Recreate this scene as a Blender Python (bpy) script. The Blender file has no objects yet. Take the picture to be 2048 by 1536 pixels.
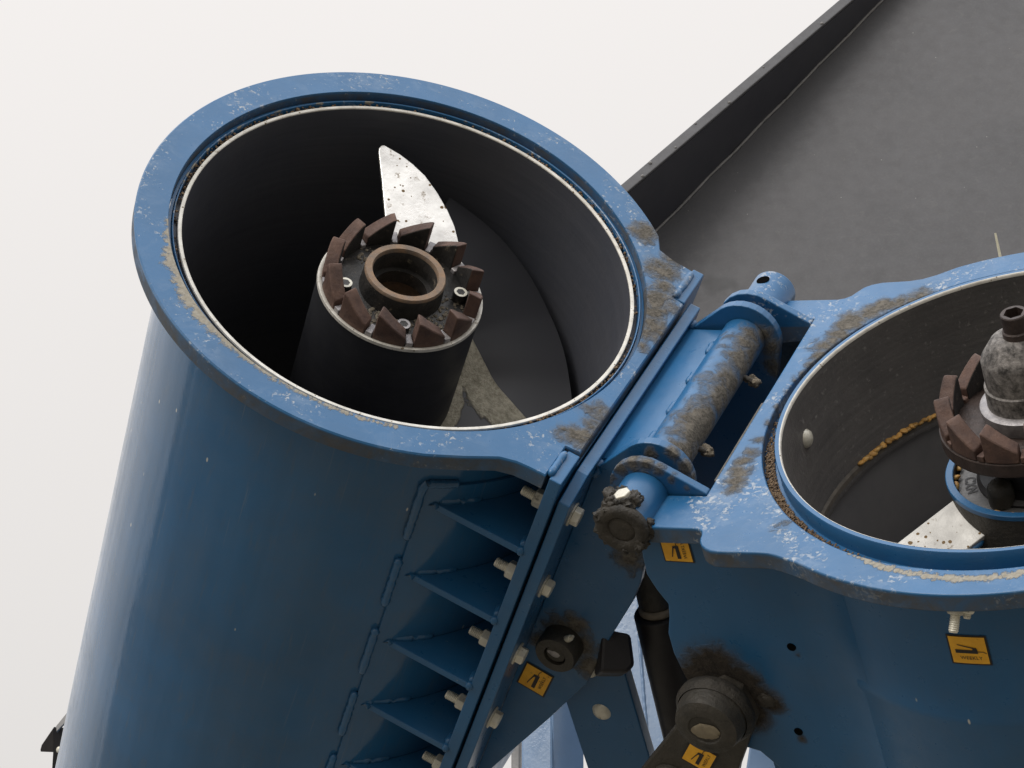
import bpy, bmesh, math, random
import numpy as np
from mathutils import Vector, Matrix, Euler
from math import radians, degrees, sin, cos, pi, atan2, hypot, sqrt
random.seed(7)
S = bpy.context.scene
COL = S.collection

# ------------------------------------------------------------------ camera
FPX, PW, PH = 5201.96, 2048.0, 1536.0            # focal length and frame, in photo pixels
PITCH = 25.0
CAMLOC = Vector((0, 0, 1.6))
MCAM = Matrix.Translation(CAMLOC) @ Euler((radians(90 + PITCH), 0, 0)).to_matrix().to_4x4()
cam = bpy.data.cameras.new('camera'); camo = bpy.data.objects.new('camera', cam)
COL.objects.link(camo); camo.matrix_world = MCAM
cam.sensor_width = 36; cam.lens = FPX / PW * 36
cam.clip_start = .05; cam.clip_end = 3000
S.camera = camo

# ------------------------------------------------------------------ light
SUNDIR = (MCAM.to_3x3() @ Vector((-.52, .78, .34))).normalized()   # towards the veiled sun
sel = math.asin(SUNDIR.z); saz = atan2(SUNDIR.x, SUNDIR.y)
W = bpy.data.worlds.new('World'); S.world = W; W.use_nodes = True
nt = W.node_tree; nt.nodes.clear()
N = nt.nodes.new; L = nt.links.new
out = N('ShaderNodeOutputWorld'); bg = N('ShaderNodeBackground'); bg.inputs[1].default_value = .1
sky = N('ShaderNodeTexSky'); sky.sky_type = 'NISHITA'; sky.sun_disc = False
sky.sun_elevation = sel; sky.sun_rotation = saz; sky.dust_density = 4; sky.air_density = 1.2
tc = N('ShaderNodeTexCoord'); sep = N('ShaderNodeSeparateXYZ'); L(tc.outputs['Generated'], sep.inputs[0])
cr = N('ShaderNodeValToRGB'); L(sep.outputs['Z'], cr.inputs[0])      # overcast cloud sheet, brighter overhead
e = cr.color_ramp.elements
e[0].position = 0.0; e[0].color = (6.5, 6.22, 5.9, 1)
e[1].position = 1.0; e[1].color = (24, 24.3, 25, 1)
m = e.new(.22); m.color = (7.95, 7.62, 7.3, 1)
m = e.new(.56); m.color = (9.9, 9.5, 9.2, 1)
m = e.new(.76); m.color = (15.5, 15.5, 15.7, 1)
nz = N('ShaderNodeTexNoise'); nz.inputs['Scale'].default_value = 2.2; nz.inputs['Detail'].default_value = 4
L(tc.outputs['Generated'], nz.inputs['Vector'])
mr = N('ShaderNodeMapRange'); mr.inputs[3].default_value = .965; mr.inputs[4].default_value = 1.035
L(nz.outputs[0], mr.inputs[0])
vm = N('ShaderNodeVectorMath'); vm.operation = 'SCALE'; L(cr.outputs[0], vm.inputs[0]); L(mr.outputs[0], vm.inputs['Scale'])
az = N('ShaderNodeMapRange'); az.interpolation_type = 'SMOOTHSTEP'      # sky behind the camera raised a little, added as fill light
az.inputs[1].default_value = -.75; az.inputs[2].default_value = .35; az.inputs[3].default_value = 1.1; az.inputs[4].default_value = 1.
L(sep.outputs['Y'], az.inputs[0])
vm2 = N('ShaderNodeVectorMath'); vm2.operation = 'SCALE'; L(vm.outputs[0], vm2.inputs[0]); L(az.outputs[0], vm2.inputs['Scale']); vm = vm2
mx = N('ShaderNodeMix'); mx.data_type = 'RGBA'; mx.inputs[0].default_value = .9
L(sky.outputs[0], mx.inputs[6]); L(vm.outputs[0], mx.inputs[7])
L(mx.outputs[2], bg.inputs[0]); L(bg.outputs[0], out.inputs[0])
sl = bpy.data.lights.new('sun', 'SUN'); sl.energy = 1.5; sl.angle = radians(28); sl.color = (1, .965, .91)
so = bpy.data.objects.new('sun', sl); COL.objects.link(so)
so.rotation_euler = SUNDIR.to_track_quat('Z', 'Y').to_euler(); so.location = SUNDIR * 20

S.view_settings.view_transform = 'Standard'; S.view_settings.look = 'None'
S.view_settings.exposure = 0; S.view_settings.gamma = 1; S.view_settings.use_curve_mapping = False
S.render.engine = 'CYCLES'
S.cycles.max_bounces = 8; S.cycles.diffuse_bounces = 4; S.cycles.glossy_bounces = 4

# ------------------------------------------------------------------ frames of the two tubes (found from the photo's ellipses)
def V(*a): return Vector(a)
class Frame:
    """local axes x,y,z and origin in camera space; x towards the hinge, y along the hinge pin, z out of the mouth"""
    def __init__(s, o, x, y, z):
        s.o = Vector(o); s.R = Matrix((x, y, z)).transposed()
        s.M = MCAM @ (Matrix.Translation(s.o) @ s.R.to_4x4())
    def at(s, px, py, ax, val):
        """photo pixel -> local point on the local plane coord[ax]=val"""
        d = Vector(((px - PW/2)/FPX, -(py - PH/2)/FPX, -1)); Ri = s.R.transposed()
        dl = Ri @ d; ol = Ri @ (-s.o); t = (val - ol[ax]) / dl[ax]
        return ol + dl*t
h = Vector((0.41441972, 0.56142761, -0.71627882))
nA = Vector((0.2435937, 0.68990044, 0.68168871)); uA = h.cross(nA)
CA = Vector((-0.10855003, 0.144524, -2.82972558))
nB = Vector((-0.28059785, 0.82752568, 0.48627779)); CB = Vector((0.51280544, -0.02049593, -2.5995705))
uB = (-h).cross(nB)
FA = Frame(CA, uA, h, nA); FB = Frame(CB, uB, -h, nB)
FC = Frame((0, 0, 0), (1, 0, 0), (0, 1, 0), (0, 0, 1))       # camera-oriented axes, for things seen behind
def ray(px, py, d): return Vector(((px - PW/2)/FPX*d, -(py - PH/2)/FPX*d, -d))
def onplane(px, py, p0, n):
    d = Vector(((px - PW/2)/FPX, -(py - PH/2)/FPX, -1)); return d * (p0.dot(n)/d.dot(n))

# ------------------------------------------------------------------ materials
def C4(c): return (c[0], c[1], c[2], 1)
class MatB:
    def __init__(s, name):
        s.m = bpy.data.materials.new(name); s.m.use_nodes = True; s.nt = s.m.node_tree; s.nt.nodes.clear()
        s.out = s.n('ShaderNodeOutputMaterial'); s.p = s.n('ShaderNodeBsdfPrincipled'); s.l(s.p.outputs[0], s.out.inputs[0])
        s.tc = s.n('ShaderNodeTexCoord'); s.co = s.tc.outputs['Object']
    def n(s, t): return s.nt.nodes.new(t)
    def l(s, a, b): s.nt.links.new(a, b)
    def noise(s, scale, detail=4, rough=.55, dist=0, vec=None, off=0):
        x = s.n('ShaderNodeTexNoise'); x.inputs['Scale'].default_value = scale; x.inputs['Detail'].default_value = detail
        x.inputs['Roughness'].default_value = rough; x.inputs['Distortion'].default_value = dist
        v = vec or s.co
        if off:
            a = s.n('ShaderNodeVectorMath'); a.operation = 'ADD'; s.l(v, a.inputs[0]); a.inputs[1].default_value = (off, off*.7, -off); v = a.outputs[0]
        s.l(v, x.inputs['Vector']); return x.outputs[0]
    def scaled(s, k):
        a = s.n('ShaderNodeVectorMath'); a.operation = 'MULTIPLY'; s.l(s.co, a.inputs[0]); a.inputs[1].default_value = k; return a.outputs[0]
    def rng(s, v, a, b, c=0., d=1., smooth=False):
        x = s.n('ShaderNodeMapRange'); s.l(v, x.inputs[0])
        for i, q in zip((1, 2, 3, 4), (a, b, c, d)): x.inputs[i].default_value = q
        if smooth: x.interpolation_type = 'SMOOTHSTEP'
        return x.outputs[0]
    def math(s, op, a, b=None):
        x = s.n('ShaderNodeMath'); x.operation = op
        for i, q in enumerate((a, b)):
            if q is None: continue
            if isinstance(q, (int, float)): x.inputs[i].default_value = q
            else: s.l(q, x.inputs[i])
        return x.outputs[0]
    def mix(s, f, a, b):
        x = s.n('ShaderNodeMix'); x.data_type = 'RGBA'
        for i, q in ((0, f), (6, a), (7, b)):
            if isinstance(q, (int, float)): x.inputs[i].default_value = q
            elif isinstance(q, (tuple, list)): x.inputs[i].default_value = C4(q)
            else: s.l(q, x.inputs[i])
        return x.outputs[2]
    def mixf(s, f, a, b):
        x = s.n('ShaderNodeMix')
        for i, q in ((0, f), (2, a), (3, b)):
            if isinstance(q, (int, float)): x.inputs[i].default_value = q
            else: s.l(q, x.inputs[i])
        return x.outputs[0]
    def spots(s, pts):
        """stains with a place of their own: max over round falloffs (x,y,z,radius[,strength]) in object space"""
        acc = None
        for q in pts:
            d = s.n('ShaderNodeVectorMath'); d.operation = 'DISTANCE'; s.l(s.co, d.inputs[0]); d.inputs[1].default_value = q[:3]
            f = s.rng(d.outputs['Value'], 0, q[3]*2.5, q[4] if len(q) > 4 else 1., 0.)
            acc = f if acc is None else s.math('MAXIMUM', acc, f)
        return acc
    def set(s, col=None, rough=None, metal=None, spec=None, coat=None):
        for k, q in (('Base Color', col), ('Roughness', rough), ('Metallic', metal), ('Specular IOR Level', spec), ('Coat Weight', coat)):
            if q is None: continue
            if isinstance(q, (int, float)): s.p.inputs[k].default_value = q
            elif isinstance(q, (tuple, list)): s.p.inputs[k].default_value = C4(q)
            else: s.l(q, s.p.inputs[k])
    def bump(s, hgt, dist, strength=1.):
        b = s.n('ShaderNodeBump'); b.inputs['Distance'].default_value = dist; b.inputs['Strength'].default_value = strength
        s.l(hgt, b.inputs['Height']); s.l(b.outputs[0], s.p.inputs['Normal'])

BLUE = (.019, .110, .255)
MUD = (.120, .108, .090)
DUST = (.36, .33, .265)
def paint(name, chips=0., mud=None, dust=None, base=BLUE, streak=0., grime=.25, rough=.30, edge=False, mudcol=None):
    MUDC = mudcol or MUD
    b = MatB(name)
    big = b.noise(5, 3); fine = b.noise(60, 4)
    col = b.mix(b.rng(big, .35, .65), tuple(c*.90 for c in base), tuple(c*1.10 for c in base))
    g = b.math('MULTIPLY', b.rng(b.noise(9, 6, .65, .4, off=3), .48, .72), grime*.55)      # thin road film
    col = b.mix(g, col, (.085, .10, .11))
    r = b.rng(fine, .3, .7, rough-.05, rough+.08); r = b.mixf(g, r, .6)
    hgt = b.math('MULTIPLY', b.noise(160, 2), .06)
    if streak:
        sv = b.scaled((26, 26, 3)); sn = b.noise(6, 5, .6, 0, sv)
        hgt = b.math('ADD', hgt, b.math('MULTIPLY', b.noise(1, 3, .5, .2, b.scaled((9, 9, .5))), 2.6*streak))
        sm = b.math('MULTIPLY', b.rng(sn, .56, .74), streak)
        col = b.mix(b.math('MULTIPLY', sm, .4), col, (.085, .11, .14)); r = b.mixf(b.math('MULTIPLY', sm, .4), r, .4)
        df = b.rng(b.noise(2.6, 6, .7, .6, off=30), .42, .70, 0, .35*streak); col = b.mix(df, col, (.10, .125, .15)); r = b.mixf(df, r, .42)
        v = b.n('ShaderNodeTexVoronoi'); v.inputs['Scale'].default_value = 34; b.l(b.scaled((1, 1, .4)), v.inputs['Vector'])
        fl = b.math('MULTIPLY', b.rng(v.outputs['Distance'], .055, .035), b.rng(b.noise(7, 2, off=9), .5, .56))
        col = b.mix(fl, col, (.46, .47, .45))
        mp = b.n('ShaderNodeMapping'); mp.inputs['Rotation'].default_value = (.35, .25, .6); mp.inputs['Scale'].default_value = (150, 150, 5); b.l(b.co, mp.inputs['Vector'])
        sc_ = b.math('MULTIPLY', b.rng(b.noise(1.6, 2, .5, 0, mp.outputs[0]), .66, .72), b.rng(b.noise(4, 3, off=21), .46, .64, 0, .35*streak))
        col = b.mix(sc_, col, (.16, .20, .24)); r = b.mixf(sc_, r, .5)
    if chips:
        reg = b.rng(b.noise(13, 3, .6, off=1.7), .40, .62)
        fl = b.noise(185, 4, .62, .35, b.scaled((1, 1, 1)))
        thr = b.math('ADD', fl, b.math('MULTIPLY', reg, .13*chips))
        cm = b.math('MULTIPLY', b.rng(thr, .70, .76), b.math('MULTIPLY', b.rng(b.noise(55, 3, off=12), .38, .58), b.rng(reg, .25, .8)))
        sm = b.math('MULTIPLY', b.rng(b.noise(38, 5, .7, .6, off=5), .5, .7), b.math('MULTIPLY', reg, .42*chips))
        col = b.mix(sm, col, (.16, .24, .36)); r = b.mixf(sm, r, .5)
        col = b.mix(b.math('MULTIPLY', cm, .8), col, (.42, .45, .48)); r = b.mixf(cm, r, .55)
        hgt = b.math('SUBTRACT', hgt, b.math('MULTIPLY', cm, .12))
    if dust:
        dm = b.math('ADD', b.spots(dust), b.math('MULTIPLY', b.math('SUBTRACT', b.noise(110, 6, .75, .5, off=2), .5), 1.7))
        dm = b.rng(dm, .40, .62)
        col = b.mix(b.math('MULTIPLY', dm, .9), col, b.mix(b.rng(b.noise(230, 3), .35, .65), DUST, (.27, .235, .17))); r = b.mixf(dm, r, .95)
        hgt = b.math('ADD', hgt, b.math('MULTIPLY', dm, .25))
    if mud:
        n1 = b.noise(70, 7, .68, .5); n2 = b.noise(24, 4, .6, off=4)
        ms = b.math('ADD', b.spots(mud), b.math('MULTIPLY', b.math('SUBTRACT', n1, .5), .65 if mudcol else 1.1))
        ms = b.math('ADD', ms, b.math('MULTIPLY', b.math('SUBTRACT', n2, .5), .7))
        mm = b.rng(ms, .44, .80); halo = b.rng(ms, .26, .58)
        n3 = b.noise(260, 5, .7, off=6)
        mc = b.mix(b.rng(n3, .38, .64), tuple(c*.55 for c in MUDC), tuple(c*1.35 for c in MUDC))
        mc = b.mix(b.rng(b.noise(90, 4, .6, off=8), .5, .64), mc, tuple(c*1.45 for c in MUDC))
        col = b.mix(b.math('MULTIPLY', halo, .45), col, tuple(.02 + c*.95 for c in MUDC))
        col = b.mix(mm, col, mc); r = b.mixf(b.math('MAXIMUM', mm, b.math('MULTIPLY', halo, .6)), r, .95)
        hgt = b.math('ADD', hgt, b.math('MULTIPLY', mm, b.math('ADD', .45, b.math('MULTIPLY', n3, 1.5))))
    if edge:
        z = b.n('ShaderNodeSeparateXYZ'); b.l(b.co, z.inputs[0])
        em = b.math('MULTIPLY', b.rng(z.outputs[2], -.0022, -.0042), b.rng(b.noise(30, 6, .7, .5, off=14), .36, .62, .25, .85))
        col = b.mix(em, col, b.mix(b.noise(90, 4, off=15), (.055, .055, .05), (.115, .10, .08))); r = b.mixf(em, r, .85)
    b.set(col, r, 0, .5); b.bump(hgt, .0022)
    return b.m
def solid(name, c0, c1, rough=.5, metal=0., scale=40, bump=0., bscale=150, specks=None, spec=.5, rings=False):
    b = MatB(name)
    col = b.mix(b.rng(b.noise(scale, 6, .65), .34, .66), c0, c1)
    if rings:      # scour marks running round the bore
        rg = b.noise(5, 5, .7, 0, b.scaled((1.2, 1.2, 38)))
        col = b.mix(b.rng(rg, .5, .72, 0, .22), col, tuple(c*1.7 for c in c1)); col = b.mix(b.rng(rg, .45, .3, 0, .25), col, tuple(c*.5 for c in c0))
    r = b.rng(b.noise(scale*1.7, 4, off=2), .3, .7, max(.04, rough-.1), min(1, rough+.1))
    mt = metal
    if specks:
        sc, amount, sc_col = specks
        v = b.n('ShaderNodeTexVoronoi'); v.inputs['Scale'].default_value = sc; b.l(b.co, v.inputs['Vector'])
        sz = b.rng(b.noise(sc*.33, 3, off=7), .42, .72, .04, amount)
        f = b.math('GREATER_THAN', sz, v.outputs['Distance'])
        f = b.math('MAXIMUM', f, b.math('MULTIPLY', b.rng(b.noise(sc*.5, 6, .7, off=1), .60, .68), .75))
        col = b.mix(f, col, sc_col); r = b.mixf(f, r, .85); mt = b.mixf(f, metal, 0.)
    b.set(col, r, mt, spec)
    if bump: b.bump(b.noise(bscale, 6, .65), bump)
    return b.m

def SA(pts, c=0., k=1838.):     # photo spots (px,py,radius px[,strength]) -> spots on tube A's face
    o = []
    for q in pts:
        l = FA.at(q[0], q[1], 2, c); o.append((l.x, l.y, l.z, q[2]/k) + tuple(q[3:]))
    return o
def SB(pts, c=0., k=2000.):
    o = []
    for q in pts:
        l = FB.at(q[0], q[1], 2, c); o.append((l.x, l.y, l.z, q[2]/k) + tuple(q[3:]))
    return o
def dense(pts, step=14, j=.35, sd=1):
    rnd = random.Random(sd); o = []
    for p, q in zip(pts, pts[1:]):
        d = hypot(q[0]-p[0], q[1]-p[1]); n = max(1, int(d/step)) if d < 75 else 1
        for k in range(n):
            t = k/n; r_ = (p[2]*(1-t) + q[2]*t)*(1 + (rnd.uniform(-j, j*.4) if k else 0))
            sa = p[3] if len(p) > 3 else 1.; sb = q[3] if len(q) > 3 else 1.
            o.append((p[0]*(1-t) + q[0]*t + (rnd.uniform(-.25, .25)*r_ if k else 0), p[1]*(1-t) + q[1]*t + (rnd.uniform(-.25, .25)*r_ if k else 0), r_, sa*(1-t) + sb*t))
    return o + [pts[-1]]
mudA = SA(dense([(1290, 465, 26), (1325, 540, 30), (1318, 600, 32), (1306, 650, 28), (1280, 690, 20, .8), (1195, 825, 26, .85), (1158, 872, 26), (1125, 858, 18, .7), (1345, 515, 22)], 22))
dustA = SA(dense([(338, 440, 9, .8), (342, 480, 11), (349, 520, 14), (362, 556, 16), (380, 592, 17), (403, 626, 16), (430, 655, 14), (460, 684, 12), (492, 711, 10), (530, 739, 9), (570, 764, 8, .9), (612, 788, 7, .9), (660, 812, 6, .85), (720, 836, 6, .8), (790, 853, 5, .8)], 9))
mudB = SB(dense([(1840, 592, 24), (1800, 602, 20), (1745, 622, 26, 1.1), (1700, 648, 28, 1.1), (1668, 680, 24), (1640, 712, 20), (1612, 748, 18), (1590, 780, 17), (1566, 812, 15, .9), (1546, 845, 15, .85), (1500, 905, 18, .85), (1478, 945, 20, 1.1), (1466, 975, 18, 1.), (1520, 880, 14, .8), (1560, 1050, 20, .55)], 16))
dustB = SB(dense([(1700, 1107, 5, .8), (1735, 1122, 6), (1775, 1136, 7), (1820, 1147, 7), (1870, 1153, 8), (1920, 1157, 8), (1970, 1156, 8), (2020, 1150, 8), (2070, 1140, 8)], 9))

M_face = paint('worn_blue_paint_left', 1.15, mudA, dustA, edge=True)
M_faceB = paint('worn_blue_paint_right', 1.5, mudB, dustB, edge=True)
M_rimA = paint('worn_rim_paint', 1.6, None, SA(dense([(366, 480, 7), (362, 420, 7), (380, 350, 7), (420, 300, 7), (480, 255, 7), (560, 225, 7), (640, 208, 7), (740, 206, 7), (840, 222, 7), (930, 246, 6, .8), (1020, 286, 6, .7)], 8), -.009))
M_shell = paint('scuffed_blue_paint', 0, None, None, streak=.8, grime=.35, rough=.07)
M_shellB = paint('blue_paint_right_tube', 0, SB([], 0) or None, None, streak=.25, grime=.35, rough=.30)
M_blue = paint('blue_paint', .25, None, None, grime=.3)
M_clean = paint('light_blue_frame_paint', 0, None, None, base=(.16, .25, .39), grime=.35, rough=.15)
hingemud = []
for q in [(1496, 676, 20), (1500, 705, 20), (1440, 785, 30), (1396, 850, 30), (1360, 900, 22), (1490, 690, 26), (1478, 725, 30), (1458, 765, 30), (1430, 800, 26), (1412, 838, 34), (1385, 872, 34), (1372, 905, 26), (1440, 850, 24), (1330, 905, 10, .7)]:
    l = FA.at(q[0], q[1], 2, .018); hingemud.append((l.x, l.y, l.z, q[2]/1700.) + tuple(q[3:]))
for lst, yy in (([(1300, 905, 10), (1345, 905, 12), (1372, 935, 14), (1388, 962, 14)], -.1352), ([(1528, 668, 18), (1545, 695, 20), (1552, 735, 20)], .1248),
                ([(1130, 1262, 30), (1165, 1290, 30), (1182, 1335, 24), (1085, 1285, 20), (1150, 1250, 24), (1260, 1115, 30, .9), (1225, 1060, 26, .7)], -.1353)):
    for q in lst:
        l = FA.at(q[0], q[1], 1, yy); hingemud.append((l.x, l.y, l.z, q[2]/1750.) + tuple(q[3:]))
M_hinge = paint('muddy_blue_hinge_paint', .3, hingemud, None, grime=.35)
earmud = []
for q in [(1222, 952, 14), (1240, 932, 16), (1265, 922, 18), (1292, 926, 16), (1318, 938, 12), (1345, 955, 10, .9), (1375, 972, 7, .8), (1330, 965, 20, .5), (1230, 985, 16, .8)]:
    l = FB.at(q[0], q[1], 1, .160); earmud.append((l.x, l.y, l.z, q[2]/1900.) + tuple(q[3:]))
M_earB = paint('muddy_blue_ear_paint', .3, earmud, None, grime=.4)
M_black = solid('black_liner', (.066, .071, .088), (.078, .080, .092), .42, bump=.0006, bscale=40, scale=7, spec=.35, rings=True)
M_linerB = solid('charcoal_liner', (.085, .082, .082), (.125, .118, .114), .42, bump=.0008, bscale=180, scale=9, rings=True, specks=(300, .10, (.24, .23, .22)))
M_white = solid('worn_rim_and_highlight', (.48, .46, .41), (.68, .66, .61), .5, .15, 60, specks=(170, .26, (.17, .13, .085)))
M_zinc = solid('zinc_plated_steel', (.66, .63, .53), (.80, .77, .67), .38, .25, 90, specks=(220, .10, (.16, .14, .10)))
M_rust = solid('rusty_brown_steel', (.085, .052, .044), (.150, .088, .066), .72, .15, 60, bump=.0008, bscale=320)
M_rust2 = solid('orange_rusted_collar', (.15, .125, .105), (.26, .165, .10), .75, .1, 60, bump=.0007, bscale=300)
M_wear = solid('worn_grey_steel', (.24, .23, .24), (.38, .36, .36), .45, .4, 120, bump=.0006, bscale=260)
M_disc = solid('oily_black_casting', (.012, .012, .012), (.035, .032, .030), .45, 0, 55, bump=.001, bscale=200, specks=(150, .12, (.16, .135, .10)))
M_paddle = solid('bright_worn_steel', (.62, .61, .59), (.93, .92, .89), .30, .75, 26, bump=.0005, bscale=140, specks=(120, .30, (.17, .115, .06)))
M_flight = solid('dark_flight_steel', (.024, .025, .031), (.036, .036, .041), .42, 0, 12, bump=.0005, bscale=30)
M_mud = solid('dried_grey_mud', (.105, .090, .070), (.24, .205, .155), .97, 0, 120, bump=.004, bscale=170)
M_grease = solid('greasy_dirt', (.018, .016, .013), (.050, .043, .034), .62, 0, 45, bump=.003, bscale=110)
M_greased = solid('greasy_brown_paint', (.022, .021, .018), (.055, .048, .038), .55, 0, 25, bump=.0015, bscale=140)
M_brown = solid('streaked_brown_steel', (.026, .018, .016), (.065, .045, .038), .5, .2, 40, bump=.001, bscale=160)
M_cast = solid('pale_pitted_steel', (.030, .027, .025), (.27, .25, .235), .62, .25, 120, bump=.0012, bscale=230)
def vary(m, k):
    """each copy a little lighter or darker"""
    n_ = m.node_tree.nodes; l_ = m.node_tree.links; p_ = next(q for q in n_ if q.type == 'BSDF_PRINCIPLED')
    src = p_.inputs['Base Color'].links[0].from_socket; oi = n_.new('ShaderNodeObjectInfo'); hs = n_.new('ShaderNodeHueSaturation')
    mr_ = n_.new('ShaderNodeMapRange'); mr_.inputs[3].default_value = 1-k; mr_.inputs[4].default_value = 1+k*.4
    l_.new(oi.outputs['Random'], mr_.inputs[0]); l_.new(mr_.outputs[0], hs.inputs['Value']); l_.new(src, hs.inputs['Color']); l_.new(hs.outputs[0], p_.inputs['Base Color'])
M_panel = None
M_blackp = solid('black_powder_coat', (.010, .009, .011), (.018, .016, .018), .5, 0, 30)
M_greyp = solid('grey_powder_coat', (.14, .135, .13), (.20, .19, .185), .5, 0, 30)
M_yellow = solid('amber_vinyl', (.76, .37, .018), (.93, .49, .03), .46, 0, 55, specks=(260, .12, (.22, .14, .05)))
M_ink = solid('black_ink', (.012, .010, .010), (.02, .017, .017), .5)
M_corn = solid('corn_yellow', (.58, .27, .05), (.74, .50, .18), .45, 0, 90)
vary(M_corn, .45); vary(M_zinc, .28); vary(M_rust, .3)
M_chaff = solid('brown_chaff', (.07, .045, .028), (.24, .165, .10), .95, 0, 200)
M_straw = solid('pale_straw', (.60, .56, .40), (.72, .68, .52), .7, 0, 60)
M_seal = solid('grey_seal_face', (.15, .15, .155), (.24, .235, .23), .55, .2, 140)
M_hole = solid('hole_shade', (.004, .004, .004), (.006, .006, .006), 1., spec=0.)

# ------------------------------------------------------------------ mesh building
class MB:
    def __init__(s): s.v = []; s.f = []
    def add(s, vs, fs):
        o = len(s.v); s.v += [tuple(q) for q in vs]; s.f += [tuple(i + o for i in f) for f in fs]; return s
    def prism(s, lo, hi):
        n = len(lo); fs = [tuple(range(n))[::-1], tuple(range(n, 2*n))]
        fs += [(i, (i+1) % n, n + (i+1) % n, n + i) for i in range(n)]
        return s.add(list(lo) + list(hi), fs)
    def box(s, a, b):
        x0, y0, z0 = a; x1, y1, z1 = b
        return s.prism([(x0, y0, z0), (x1, y0, z0), (x1, y1, z0), (x0, y1, z0)], [(x0, y0, z1), (x1, y0, z1), (x1, y1, z1), (x0, y1, z1)])
    def poly(s, pts, ax, lo, hi):
        """extrude a 2-D polygon along local axis ax"""
        def P(q, w):
            return {0: (w, q[0], q[1]), 1: (q[0], w, q[1]), 2: (q[0], q[1], w)}[ax]
        return s.prism([P(q, lo) for q in pts], [P(q, hi) for q in pts])
    def lathe(s, prof, o=(0, 0, 0), ax=2, seg=96, closed=False, cap=False, a0=0., a1=2*pi):
        """revolve (r,h) about the axis ax through o"""
        o = Vector(o); full = abs(a1 - a0 - 2*pi) < 1e-6
        n = seg if full else seg + 1; k = len(prof); vs = []
        for i in range(n):
            a = a0 + (a1 - a0)*i/seg
            for (r, hh) in prof:
                x, y = r*cos(a), r*sin(a)
                q = {0: (hh, x, y), 1: (y, hh, x), 2: (x, y, hh)}[ax]
                vs.append(o + Vector(q))
        fs = []
        for i in range(seg):
            j = (i+1) % n
            for t in range(k if closed else k-1):
                u = (t+1) % k
                fs.append((i*k + t, j*k + t, j*k + u, i*k + u))
        if not closed and cap:
            for t in (0, k-1):
                if prof[t][0] > 1e-6 and full: fs.append(tuple(i*k + t for i in range(n)))
        if not full and closed:
            fs.append(tuple(range(k))); fs.append(tuple((n-1)*k + t for t in range(k)))
        return s.add(vs, fs)
    def cyl(s, p0, p1, r0, r1=None, seg=32, cap=True):
        p0, p1 = Vector(p0), Vector(p1); r1 = r0 if r1 is None else r1
        d = (p1 - p0).normalized(); x = d.orthogonal().normalized(); y = d.cross(x)
        vs = [p0 + x*(r0*cos(2*pi*i/seg)) + y*(r0*sin(2*pi*i/seg)) for i in range(seg)]
        vs += [p1 + x*(r1*cos(2*pi*i/seg)) + y*(r1*sin(2*pi*i/seg)) for i in range(seg)]
        fs = [(i, (i+1) % seg, seg + (i+1) % seg, seg + i) for i in range(seg)]
        if cap: fs += [tuple(range(seg))[::-1], tuple(range(seg, 2*seg))]
        return s.add(vs, fs)
    def tube(s, pts, r, seg=10):
        pts = [Vector(p) for p in pts]; vs = []; n = len(pts)
        for i, p in enumerate(pts):
            d = (pts[min(i+1, n-1)] - pts[max(i-1, 0)]).normalized(); x = d.orthogonal().normalized(); y = d.cross(x)
            rr = r[i] if isinstance(r, (list, tuple)) else r
            vs += [p + x*(rr*cos(2*pi*k/seg)) + y*(rr*sin(2*pi*k/seg)) for k in range(seg)]
        fs = [(i*seg + k, i*seg + (k+1) % seg, (i+1)*seg + (k+1) % seg, (i+1)*seg + k) for i in range(n-1) for k in range(seg)]
        fs += [tuple(range(seg))[::-1], tuple((n-1)*seg + k for k in range(seg))]
        return s.add(vs, fs)
    def blob(s, c, r, rough=.3, sub=3, seed=0, sq=(1, 1, 1)):
        bm = bmesh.new(); bmesh.ops.create_icosphere(bm, subdivisions=sub, radius=1)
        from mathutils import noise as mn
        vs = []
        for v in bm.verts:
            q = v.co.copy(); k = 1 + rough*mn.fractal(q*1.7 + Vector((seed*3.1, seed*1.7, seed)), .9, 2.2, 5)
            vs.append(Vector(c) + Vector((q.x*sq[0], q.y*sq[1], q.z*sq[2]))*r*k)
        fs = [tuple(v.index for v in f.verts) for f in bm.faces]; bm.free()
        return s.add(vs, fs)
    def obj(s, name, mat, parent=None, smooth=35, bevel=0., bseg=2, M=None):
        me = bpy.data.meshes.new(name); me.from_pydata(s.v, [], s.f); me.update()
        bm = bmesh.new(); bm.from_mesh(me); bmesh.ops.recalc_face_normals(bm, faces=bm.faces); bm.to_mesh(me); bm.free()
        me.materials.append(mat)
        if smooth:
            me.shade_smooth(); me.set_sharp_from_angle(angle=radians(smooth))
        o = bpy.data.objects.new(name, me); COL.objects.link(o)
        if parent: o.parent = parent
        elif M is not None: o.matrix_world = M
        if bevel:
            b = o.modifiers.new('bevel', 'BEVEL'); b.width = bevel; b.segments = bseg; b.limit_method = 'ANGLE'; b.angle_limit = radians(40)
            b.harden_normals = False
        return o

def thing(name, label, cat, M, group=None):
    o = bpy.data.objects.new(name, None); COL.objects.link(o); o.matrix_world = M; o.empty_display_size = .05
    o['label'] = label; o['category'] = cat
    if group: o['group'] = group
    return o
def tag(o, label=None, cat=None, group=None, kind=None):
    for k, q in (('label', label), ('category', cat), ('group', group), ('kind', kind)):
        if q: o[k] = q
    return o
def part(o, label): o['label'] = label; return o

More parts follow.
